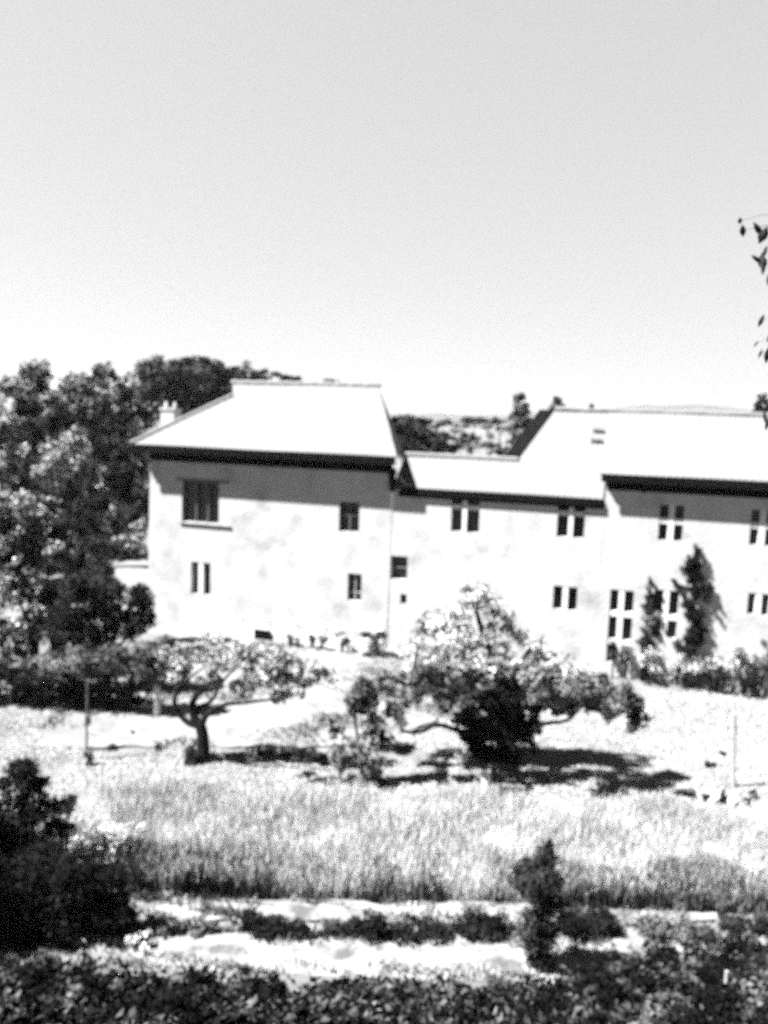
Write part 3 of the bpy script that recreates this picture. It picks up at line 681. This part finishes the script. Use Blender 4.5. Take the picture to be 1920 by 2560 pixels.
low = [(1500, 1730, 55, 34, -.9), (1560, 1750, 50, 34, -.9), (1590, 1795, 30, 44, -.7), (1050, 1710, 50, 36, -.5), (1005, 1710, 40, 40), (1150, 1715, 60, 34, -1.0), (1230, 1725, 60, 34, -1.2), (1330, 1720, 56, 40, -1.0), (1410, 1740, 50, 44, -1.4), (1450, 1720, 44, 30, -1.6),
       (1530, 1775, 44, 24, -1.3), (1480, 1760, 40, 26, -1.5), (1100, 1730, 44, 30, -1.3), (1185, 1750, 50, 34, -1.6), (950, 1710, 46, 40, -.6), (905, 1745, 40, 44, .4), (985, 1770, 30, 30, -1.2), (1090, 1690, 50, 30, -2.2), (1360, 1690, 60, 30, -2.2), (1480, 1700, 50, 26, -2.4), (1380, 1745, 50, 22, -2.0), (1130, 1755, 50, 24, -2.2), (1020, 1740, 40, 24, -1.4), (1560, 1730, 40, 22, -1.9), (1440, 1745, 50, 22, -.2)]
bl = pblobs(up, Yb)
crown = foliage(bl, .10, .85, .3, 20, .25, .1)
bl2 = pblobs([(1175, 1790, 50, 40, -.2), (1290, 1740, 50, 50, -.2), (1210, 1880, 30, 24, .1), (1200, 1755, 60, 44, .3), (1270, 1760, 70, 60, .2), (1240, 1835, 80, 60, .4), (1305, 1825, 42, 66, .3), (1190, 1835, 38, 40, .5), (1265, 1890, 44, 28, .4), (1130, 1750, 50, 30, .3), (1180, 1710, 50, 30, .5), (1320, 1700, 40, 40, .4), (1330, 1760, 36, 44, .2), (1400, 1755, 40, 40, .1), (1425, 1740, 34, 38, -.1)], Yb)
tr = tree('spreading_tree', 'large spreading tree with pale crown and black heart on the lawn before the houses', 'tree', limbs, crown, 'leaf_pale', Bp(1275, 1925))
quads('lower_foliage', foliage(pblobs(low, Yb), .10, 1.0, .32, 26, .1, .0), M['leaf_mid'], tr)  # lower crown gets a darker leaf colour to imitate its shade
quads('painted_shade_foliage', foliage(bl2, .12, 1.5, .34, 34, .1), M['leaf_black'], tr)  # near-black leaves put the inner shade of the crown into colour

# small leafy tree left of it, drooping foliage round a pale post
Yc = gnd(860, 1980).y
bl = pblobs([(885, 1730, 34, 36), (880, 1780, 30, 30), (925, 1760, 34, 36), (935, 1810, 30, 34), (900, 1860, 40, 30), (950, 1850, 30, 26), (905, 1960, 36, 24), (940, 1945, 34, 30), (820, 1800, 24, 18), (850, 1830, 30, 20), (855, 1960, 20, 24), (770, 1890, 40, 16, -.2), (1000, 1800, 20, 24), (870, 1910, 34, 30), (930, 1900, 36, 34, -.3), (890, 1945, 44, 30, -.2), (840, 1880, 30, 20), (910, 1700, 26, 20)], Yc+.6)
limbs = [(spline([at(900, 1990, Yc+.6), at(905, 1900, Yc+.6), at(890, 1820, Yc+.6), at(885, 1720, Yc+.6)], 5), list(np.linspace(.06, .02, 16))),
         (spline([at(905, 1900, Yc+.6), at(930, 1850, Yc+.5), at(935, 1770, Yc+.5)], 5), list(np.linspace(.04, .015, 11)))]
tree('young_tree', 'young tree with drooping grey leaves between the gnarled tree and the spreading tree', 'tree', limbs, foliage(bl, .09, 1.0, .34, 20, .2, .18), 'leaf_mid', at(900, 1990, Yc+.6))
for (px, py, rx, ry, lb) in [(775, 1885, 50, 16, 'dark low scrub on the grass left of the young tree'), (765, 1935, 24, 9, 'small dark tuft in the grass left of the pale post'), (700, 1880, 50, 10, 'long dark tuft row right of the gnarled tree'),
        (225, 1890, 18, 20, 'dark bush at the foot of the thin iron pole'), (278, 1864, 14, 8, 'small dark tuft on the gravel edge beside the thin pole'), (396, 1866, 20, 9, 'small dark tuft on the gravel edge left of the stump'),
        (345, 1748, 20, 9, 'dark flat plant on the gravel left of the white marker'), (334, 1774, 16, 7, 'smaller dark flat plant on the gravel, nearer than its neighbour'), (333, 1832, 10, 5, 'tiny dark plant alone on the gravel'),
        (640, 1872, 24, 10, 'grey tuft on the gravel edge right of the gnarled tree'), (1010, 1870, 30, 10, 'dark tuft on the lawn left of the black heart of the spreading tree')]:
    p = gnd(px, py+ry)
    bush(px, py, rx, ry, p.y, lb, 'leaf_dark', .06, 8, 'grass_tuft', 'dark tufts on the lawn and gravel', cover=.9, hollow=.1)

# ================================================================== posts, poles and stones
def post(name, x, y0, y1, wd, m, label, cat='post', lean_=0, seg=8):
    p = gnd(x, y1); t_ = at(x+lean_, y0, p.y); r = wd*p.y/F/2
    b = MB(); b.tube([p-Vector((0, 0, .08)), p*.5+t_*.5, t_-(t_-p)*.06, t_], [r*1.1, r, r*.95, r*.55], seg)
    return tag(b.build(name, m), label, cat)
post('marker_post', 1217, 1922, 1994, 24, M['flower'], 'short white post on the grass before the spreading tree')
post('marker_post', 848, 1872, 1955, 15, M['wood'], 'pale slim post beside the young tree')
post('garden_obelisk', 393, 1715, 1792, 17, M['flower'], 'white pointed marker standing on the gravel at the edge of the wood')
post('marker_post', 640, 1862, 1893, 9, M['wood'], 'tiny pale peg in the tuft on the gravel edge')
post('garden_stake', 1835, 1785, 1968, 9, M['wood'], 'tall thin pale stake above the pale stones at the right')
pole = thing('iron_pole', gnd(216, 1893), 'thin pole with a small dark box halfway up, before the woodland edge', 'pole')
pb = gnd(216, 1893); b = MB(); b.tube([pb, at(219, 1700, pb.y)], .028, 8); b.build('shaft', M['dwood'], pole)
b = MB(); b.box(at(220, 1800, pb.y-.04), .06, .05, .12); b.build('box', M['dwood'], pole)
def stone(name, c, r, m, label, cat='stone', seed=0, rot=0):
    rg = np.random.default_rng(seed); v = []
    for e_ in np.linspace(-1.2, 1.3, 7):
        for a in np.linspace(0, 2*math.pi, 13)[:-1]:
            k = 1+rg.uniform(-.15, .15); v.append((math.cos(a)*math.cos(e_)*r[0]*k, math.sin(a)*math.cos(e_)*r[1]*k, math.sin(e_)*r[2]*k))
    fs = [(j*12+i, j*12+(i+1) % 12, (j+1)*12+(i+1) % 12, (j+1)*12+i) for j in range(6) for i in range(12)] + [tuple(range(11, -1, -1)), tuple(range(72, 84))]
    mm = Matrix.Rotation(rot, 3, 'Y')
    return tag(new_obj(name, [mm @ Vector(q)+Vector(c) for q in v], fs, m), label, cat)
q = gnd(1790, 2003); stone('pale_log', at(1790, 1993, q.y), (.27, .09, .08), M['flower'], 'pale broken log leaning among dark plants at the right', 'log', 3, R(-38))
q = gnd(1832, 2022); stone('pale_stone', at(1832, 2008, q.y), (.12, .1, .17), M['flower'], 'pale upright stone under the tall thin stake', 'stone', 4)
for (px, py, rx, ry, lb) in [(1765, 1992, 13, 9, 'small black plant left of the pale log'), (1808, 1992, 10, 18, 'black plant between the pale log and the upright stone'), (1870, 2003, 11, 15, 'black plant right of the upright pale stone'),
        (1780, 1910, 24, 9, 'dark tuft at the right tip of the tree shadow'), (1808, 1884, 14, 7, 'small dark tuft beside the tall thin stake'), (1886, 1985, 14, 10, 'grey tuft at the right edge behind the black plant')]:
    p = gnd(px, py+ry); bush(px, py, rx, ry, p.y, lb, 'leaf_black', .05, 8, 'ground_plant', 'dark plants round the pale stones', hollow=.1)

# ================================================================== grass
def blades(region, n, h0, h1, wd, name, m, label, lean_=.18, clip=None, tuft=1):
    """region: function (n) -> x, y arrays"""
    x, y = region(n); z = terr(x, y); k = len(x)
    h = RNG.uniform(h0, h1, k)*(1+.25*np.sin(x*1.7)*np.cos(y*2.3)); a = RNG.uniform(0, 2*math.pi, k)
    lx, ly = RNG.normal(0, lean_, k)*h, RNG.normal(0, lean_, k)*h
    dx, dy = np.cos(a)*wd*.5, np.sin(a)*wd*.5
    B = np.stack([x, y, z-.02], 1); o = np.stack([dx, dy, 0*dx], 1)
    T = B + np.stack([lx, ly, h], 1); Mi = B + np.stack([lx*.35, ly*.35, h*.6], 1)
    V = np.stack([B-o, B+o, Mi+o*.8, Mi-o*.8, Mi-o*.8, Mi+o*.8, T+o*.35, T-o*.35], 1).reshape(-1, 3)
    return tag(quads(name, V, m), label, 'grass', kind='stuff')
yF0, yF1 = gnd(960, 2252).y, gnd(960, 2022).y
def reg_tall(n):
    y = RNG.uniform(yF0, yF1+.2, int(n*1.3)); x = RNG.uniform(-9.5, 9.8, int(n*1.3))
    px = 960+x/y*F*.93
    keep = (px > 420-(y-yF0)/(yF1-yF0)*60-RNG.uniform(0, 70, len(y)))
    keep &= ~((px > 1690+RNG.uniform(-40, 40, len(y))) & (y > gnd(1800, 2050).y))
    dens = .55+.45*np.sin(x*2.1+1)*np.sin(y*3+x)
    keep &= (RNG.random(len(y)) < .45+.55*dens); return x[keep], y[keep]
blades(reg_tall, 150000, .22, .55, .016, 'tall_grass', M['grass'], 'tall dry pale grass filling the strip between lawn and path', .16)
def reg_weed(n):
    y = RNG.uniform(yF0-.1, yF0+.9, n)**1.0; x = RNG.uniform(-7.5, 8.5, n); px = 960+x/y*F*.93
    k = (px > 330) & (np.sin(x*3.9+.5)*np.sin(x*1.63+2)*.45+.75*((px > 1380) | (px < 640)) > RNG.uniform(-.1, 1.0, n)) ; return x[k], y[k]
blades(reg_weed, 30000, .18, .6, .03, 'tall_weeds', M['weed'], 'darker upright weeds along the front edge of the tall dry grass', .12)
def reg_lawn(n):
    y = RNG.uniform(14.2, 27, n); x = RNG.uniform(-1, 1, n)*(.53*y+.5); q = (y > yF1-.1) | (960+x/y*F*.93 < 470); x = x[q]; y = y[q]
    k = ~((y > 20.6) & (x > -9.2+(y-20.6)*.1) & (x < 1.0+(y-20.6)*.2)); return x[k], y[k]
blades(reg_lawn, 130000, .02, .08, .03, 'lawn_grass', M['turf'], 'short pale lawn grass between the tall grass and the houses', .4)
def reg_path(n):
    y = RNG.uniform(gnd(960, 2470).y, yF0+.1, n); x = RNG.uniform(-7.2, 7.6, n); k = (np.sin(x*3.1+y*2)*np.sin(y*5-x) > .15); return x[k], y[k]
blades(reg_path, 6000, .04, .14, .03, 'path_grass', M['grass'], 'sparse pale grass on the garden path', .4)

def reg_edge(n):
    x = RNG.uniform(-9, 8, n); e = np.array([gnd(960, v).y for v in (2436, 2350, 2312, 2262)])
    y = e[RNG.integers(0, 4, n)] + RNG.normal(0, .11, n) + .1*np.sin(x*1.6) + .03*x*0; px = 960+x/y*F*.93
    k = (px > 300) & (np.sin(x*2.7+y*9)*np.sin(x*1.1+y*5) > RNG.uniform(-.3, .6, n)); return x[k], y[k]
blades(reg_edge, 26000, .05, .2, .03, 'path_weeds', M['weed'], 'ragged weeds along the edges of the garden path', .3)
def reg_gravel(n):
    y = RNG.uniform(20.8, 31, n); x = RNG.uniform(-9.5, 2.5, n)
    k = (np.sin(x*1.7+y)*np.sin(y*1.9-x*.6)+np.sin(x*.7-y*1.3) > RNG.uniform(.1, 1.6, n)); return x[k], y[k]
blades(reg_gravel, 60000, .04, .18, .04, 'gravel_weeds', M['weed'], 'patches of weeds growing through the pale gravel', .4)
# hedge row between the two paths
for i, (px, py, rx, ry, lb, lm) in enumerate([
    (400, 2312, 40, 16, 'leftmost small bush in the row along the path', 'leaf_mid'), (445, 2320, 26, 14, 'black clump near the left end of the row along the path', 'leaf_black'),
    (500, 2312, 34, 18, 'grey clump third along the row by the path', 'leaf_mid'), (618, 2300, 26, 26, 'upright dark bush taller than its left neighbours in the row by the path', 'leaf_dark'),
    (670, 2322, 44, 18, 'long black low bush left of the gap in the row by the path', 'leaf_black'), (740, 2324, 34, 12, 'thin black tail of the row just before the gap', 'leaf_dark'),
    (830, 2322, 28, 16, 'small grey bush after the gap in the row by the path', 'leaf_mid'), (880, 2318, 26, 20, 'dark bush second after the gap in the row by the path', 'leaf_dark'), (935, 2315, 36, 30, 'round black bush at the middle of the row by the path', 'leaf_black'),
    (1010, 2322, 44, 20, 'low dark bush right of the round black one in the row', 'leaf_dark'), (1090, 2324, 44, 18, 'low dark bush halfway from the round black bush to the cypress', 'leaf_dark'), (1175, 2316, 40, 28, 'leafy dark bush third left of the cypress in the row', 'leaf_dark'),
    (1235, 2312, 36, 28, 'dark bush touching the left side of the cypress', 'leaf_dark'), (1420, 2306, 46, 34, 'dark bush touching the right side of the cypress', 'leaf_dark'), (1480, 2302, 44, 32, 'dark rounded bush at the right end of the black row', 'leaf_black'),
    (1520, 2310, 24, 30, 'small dark bush ending the black row right of the cypress', 'leaf_dark'), (1640, 2320, 46, 22, 'grey straggling bush on the path right of the row', 'leaf_mid'), (1720, 2325, 50, 22, 'grey straggling bush second right of the row', 'leaf_mid'),
    (1835, 2312, 40, 16, 'dark low bush on the path at the right', 'leaf_dark'), (1905, 2318, 36, 22, 'grey bush on the path at the right edge', 'leaf_mid')]):
    p = gnd(px, min(py+ry, 2344)); bush(px, py, rx*1.35, ry*1.2, p.y, lb, lm, .06, 24, 'path_bush', 'row of bushes along the garden path', hollow=.0)

# cypress
Yd = gnd(1345, 2425).y
bl = pblobs([(1350, 2400, 30, 36), (1345, 2350, 46, 40), (1350, 2300, 54, 44), (1345, 2250, 60, 44), (1340, 2200, 62, 40), (1350, 2170, 46, 34), (1365, 2140, 22, 30), (1310, 2205, 34, 26), (1330, 2160, 26, 22), (1375, 2118, 8, 18)], Yd)
tree('cypress', 'narrow black upright cypress standing between the path and the foreground thicket', 'tree',
     [(spline([at(1350, 2440, Yd), at(1348, 2300, Yd), at(1352, 2180, Yd), at(1372, 2110, Yd)], 5), list(np.linspace(.06, .015, 16)))],
     foliage([(c, (r[0]*1.18, r[1]*1.15, r[2]*1.15)) for c, r in bl], .06, 1.0, .36, 26, .05), 'leaf_dark', at(1350, 2440, Yd))

# ================================================================== dark shrubs at the left and the foreground thicket
def mass(name, label, L, Y, lm, size=.06, n=16, cover=1.1, cat='shrub', group=None, stems=True, part='foliage'):
    bl = pblobs(L, Y); fo = foliage(bl, size, cover, .36, int(n*1.6), .15)
    limbs = []
    for c, r in bl:
        zb = tz(c[0], c[1]); limbs.append(([(c[0], c[1], min(zb, c[2])-.05), (c[0]+.03, c[1], c[2]), (c[0], c[1], c[2]+r[2]*.5)], [.03, .02, .008]))
    c = bl[0][0]; return tree(name, label, cat, limbs, fo, lm, (c[0], c[1], tz(c[0], c[1])), group, part=part)
mass('evergreen_shrub', 'tall ragged evergreen shrub at the left edge, beside the tall grass', [(55, 1925, 46, 36), (20, 1960, 44, 44), (80, 1970, 40, 40), (30, 2030, 70, 50), (110, 2020, 50, 40), (165, 2015, 34, 26), (60, 2090, 90, 46), (150, 2070, 40, 26)], 14.5, 'leaf_black', .07)
mass('evergreen_shrub', 'low black rounded shrub below the ragged one at the left edge', [(60, 2190, 110, 60), (180, 2190, 70, 54), (250, 2220, 60, 54), (60, 2280, 110, 60), (190, 2280, 90, 56), (280, 2275, 60, 44), (40, 2350, 110, 50), (160, 2355, 110, 40), (250, 2350, 60, 34), (300, 2195, 34, 34), (310, 2290, 34, 40), (20, 2400, 120, 30), (120, 2410, 80, 26), (250, 2400, 50, 24)], 12.8, 'leaf_black', .06, 22)
for (px, py, rx, ry, lb) in [(200, 2105, 34, 26, 'pale blossoming clump nearest the left evergreen'), (265, 2085, 40, 30, 'pale blossoming clump highest in the flower patch'), (330, 2090, 40, 32, 'pale blossoming clump beside the tall grass'), (300, 2125, 50, 24, 'pale blossoming clump lowest in the flower patch'),
        (330, 2290, 26, 18, 'pale flowering clump at the left end of the upper path'), (355, 2345, 34, 20, 'pale flowering clump at the left end of the garden path')]:
    bush(px, py, rx*1.2, ry*1.1, gnd(px, py+ry+12).y, lb, 'flower', .06, 12, 'flowering_plant', 'pale flowers by the left evergreens', cover=.9)
for (px, py, rx, ry, lb) in [(235, 2120, 26, 12, 'dark clump among the pale blossom by the left evergreen'), (365, 2050, 22, 12, 'dark tuft in the tall grass above the pale blossom')]:
    bush(px, py, rx, ry, gnd(px, py+ry+8).y, lb, 'leaf_dark', .06, 8, 'dark_clump', 'dark clumps among the flowers')

# undergrowth covering the bank below the camera
def reg_blobs():
    L = []
    for i in range(2400):
        px = RNG.uniform(-260, 2180); y = RNG.uniform(4.6, 13.5)
        x = (px-960)/F*y*1.25
        L.append((x, y))
    return L
top_px = [(-100, 2370), (250, 2390), (350, 2420), (520, 2405), (640, 2425), (760, 2448), (860, 2430), (1000, 2420), (1150, 2435), (1260, 2430), (1400, 2440), (1550, 2345), (1650, 2318), (1760, 2325), (1900, 2320), (2100, 2360)]
tx = [t[0] for t in top_px]; ty = [t[1] for t in top_px]
bl = []
for x, y in reg_blobs():
    zb = tz(x, y); r = RNG.uniform(.18, .42)
    p = Vector((x, y, zb+r*.7))
    # keep the outline of the bank: clumps that would stand above it stay lower
    loc = cam.matrix_world.inverted() @ (p+Vector((0, 0, r)))
    X_ = 960+F*loc.x/-loc.z; Y_ = 1280-F*loc.y/-loc.z
    if Y_ < np.interp(X_, tx, ty)+4: continue
    bl.append(((p.x, p.y, p.z), (r, r, r*.8)))
und = quads('undergrowth', foliage(bl, .075, 1.0, .42, 9, .2), M['leaf_under'])
tag(und, 'dark tangled undergrowth covering the bank along the bottom of the photo', 'undergrowth', kind='stuff')
p = at(205, 2525, 8.2); 
b = MB(); zb = tz(p.x, p.y)
b.add([p+Vector((-.19, 0, -.08)), p+Vector((.13, -.02, -.12)), p+Vector((.08, 0, .14)), p+Vector((-.02, .3, -.1)), p+Vector((.0, -.14, -.15))], [(0, 4, 2), (4, 1, 2), (1, 3, 2), (3, 0, 2), (0, 3, 1, 4)])
tag(b.build('pale_rock', M['rock']), 'pale angular rock poking out of the undergrowth at the bottom left', 'rock')
p = at(1808, 2600, 8.6); t_ = at(1817, 2428, 8.6); b = MB(); b.tube([(p.x, p.y, tz(p.x, p.y)-.1), p, t_], [.035, .032, .02], 8)
tag(b.build('garden_stake', M['wood']), 'pale wooden stake standing in the undergrowth at the bottom right', 'stake')

# ================================================================== tree beyond the right edge, its sprays hanging into view
fr = thing('overhanging_tree', (3.2, 4.2, tz(3.2, 4.2)), 'near branch with a few dark leaves hanging in at the right edge against the sky', 'tree')
YT = 4.2
lv = [(1850, 552, 10, 12, 0), (1857, 577, 16, 22, .3), (1895, 573, 14, 30, .7), (1908, 588, 20, 30, -.3), (1906, 655, 20, 34, 0), (1892, 648, 12, 26, 1.1), (1912, 630, 10, 26, -.4), (1908, 672, 9, 22, 0),
      (1903, 802, 12, 24, -.3), (1890, 860, 5, 14, -.5), (1901, 884, 7, 20, -.4), (1919, 887, 14, 30, 0), (1925, 700, 16, 30, 0), (1935, 760, 16, 30, .5), (1940, 620, 16, 30, .4), (1930, 840, 14, 28, -.6),
      (1912, 1042, 9, 30, .1), (1918, 1060, 12, 26, 0), (1935, 950, 14, 26, .3), (1940, 520, 18, 30, .7), (1928, 1010, 12, 24, .5)]
b = MB(); tw = MB(); hub = spline([at(2030, 200, YT), at(1990, 450, YT), at(1965, 600, YT), at(1960, 800, YT), at(1962, 1000, YT), at(1965, 1090, YT)], 5)
tw.tube(hub, list(np.linspace(.02, .006, len(hub))), 6)
for (px, py, w2, h2, a) in lv:
    dy = random.uniform(-.15, .15); c = at(px, py, YT+dy); k = YT/F
    right_ = Vector((math.cos(a), random.uniform(-.3, .3), math.sin(a))).normalized(); up = Vector((-math.sin(a), random.uniform(-.3, .3), math.cos(a))).normalized()
    o = Vector((0, .012, 0)); W, Hh = w2*k*.9, h2*k*.9*.5*1.6
    ring = [c+up*Hh, c+right_*W*.55+up*Hh*.3, c+right_*W*.6-up*Hh*.25, c-up*Hh, c-right_*W*.6-up*Hh*.25, c-right_*W*.55+up*Hh*.3]
    b.add(ring+[c-o], [(0, 1, 6), (1, 2, 6), (2, 3, 6), (3, 4, 6), (4, 5, 6), (5, 0, 6)])
    near = min(hub, key=lambda q: (q-c).length); tw.tube([near, near.lerp(c, .5)+Vector((0, 0, .02)), c], [.0015, .001, .0008], 4)
tw.tube([Vector((3.2, YT, tz(3.2, YT)-.1)), Vector((3.15, YT, 9)), at(2060, 0, YT), hub[0]], [.12, .09, .05, .02], 9)
tw.build('trunk', M['bark'], fr); b.build('leaves', M['leaf_dark'], fr)

# unseen tree added beyond the left edge to shade the near left corner
bl = [((-11.5, 11.5, 5.2), (2.6, 2.6, 2.2)), ((-9.8, 12.5, 3.8), (1.6, 1.8, 1.6)), ((-10.8, 14.0, 5.0), (2.2, 2.0, 1.8)), ((-12.5, 14, 6.5), (2.5, 2.5, 2.0))]
tree('added_shade_tree', 'unseen leafy tree added beyond the left edge to shade the evergreens', 'tree',
     [(spline([(-11.5, 12.5, -.2), (-11.3, 12.4, 2.5), (-11.6, 12.6, 5.5)], 4), [.3]*5+[.2]*4)] + [([(-11.4, 12.4, 2.8), c[0]], [.14, .05]) for c in bl],
     foliage(bl, .16, 1.1, .36, 20, .35), 'leaf_dark', (-11.5, 12.5, 0))

# ------------------------------------------------------------------ air
b = MB(); b.prism([(-3300, 3100, -14), (4300, 3100, -14), (4300, -60, -14), (-3300, -60, -14)], (0, 0, 120))
hz = b.build('haze', None); hm = bpy.data.materials.new('air'); hm.use_nodes = True; hn = hm.node_tree
hn.nodes.clear(); ho = hn.nodes.new('ShaderNodeOutputMaterial'); pv_ = hn.nodes.new('ShaderNodeVolumePrincipled')
pv_.inputs['Density'].default_value = .00013; pv_.inputs['Color'].default_value = (.9, .9, .9, 1); pv_.inputs['Anisotropy'].default_value = .2
hn.links.new(pv_.outputs[0], ho.inputs['Volume']); hz.data.materials.append(hm); tag(hz, 'thin pale haze over the far hills', 'haze', kind='stuff')
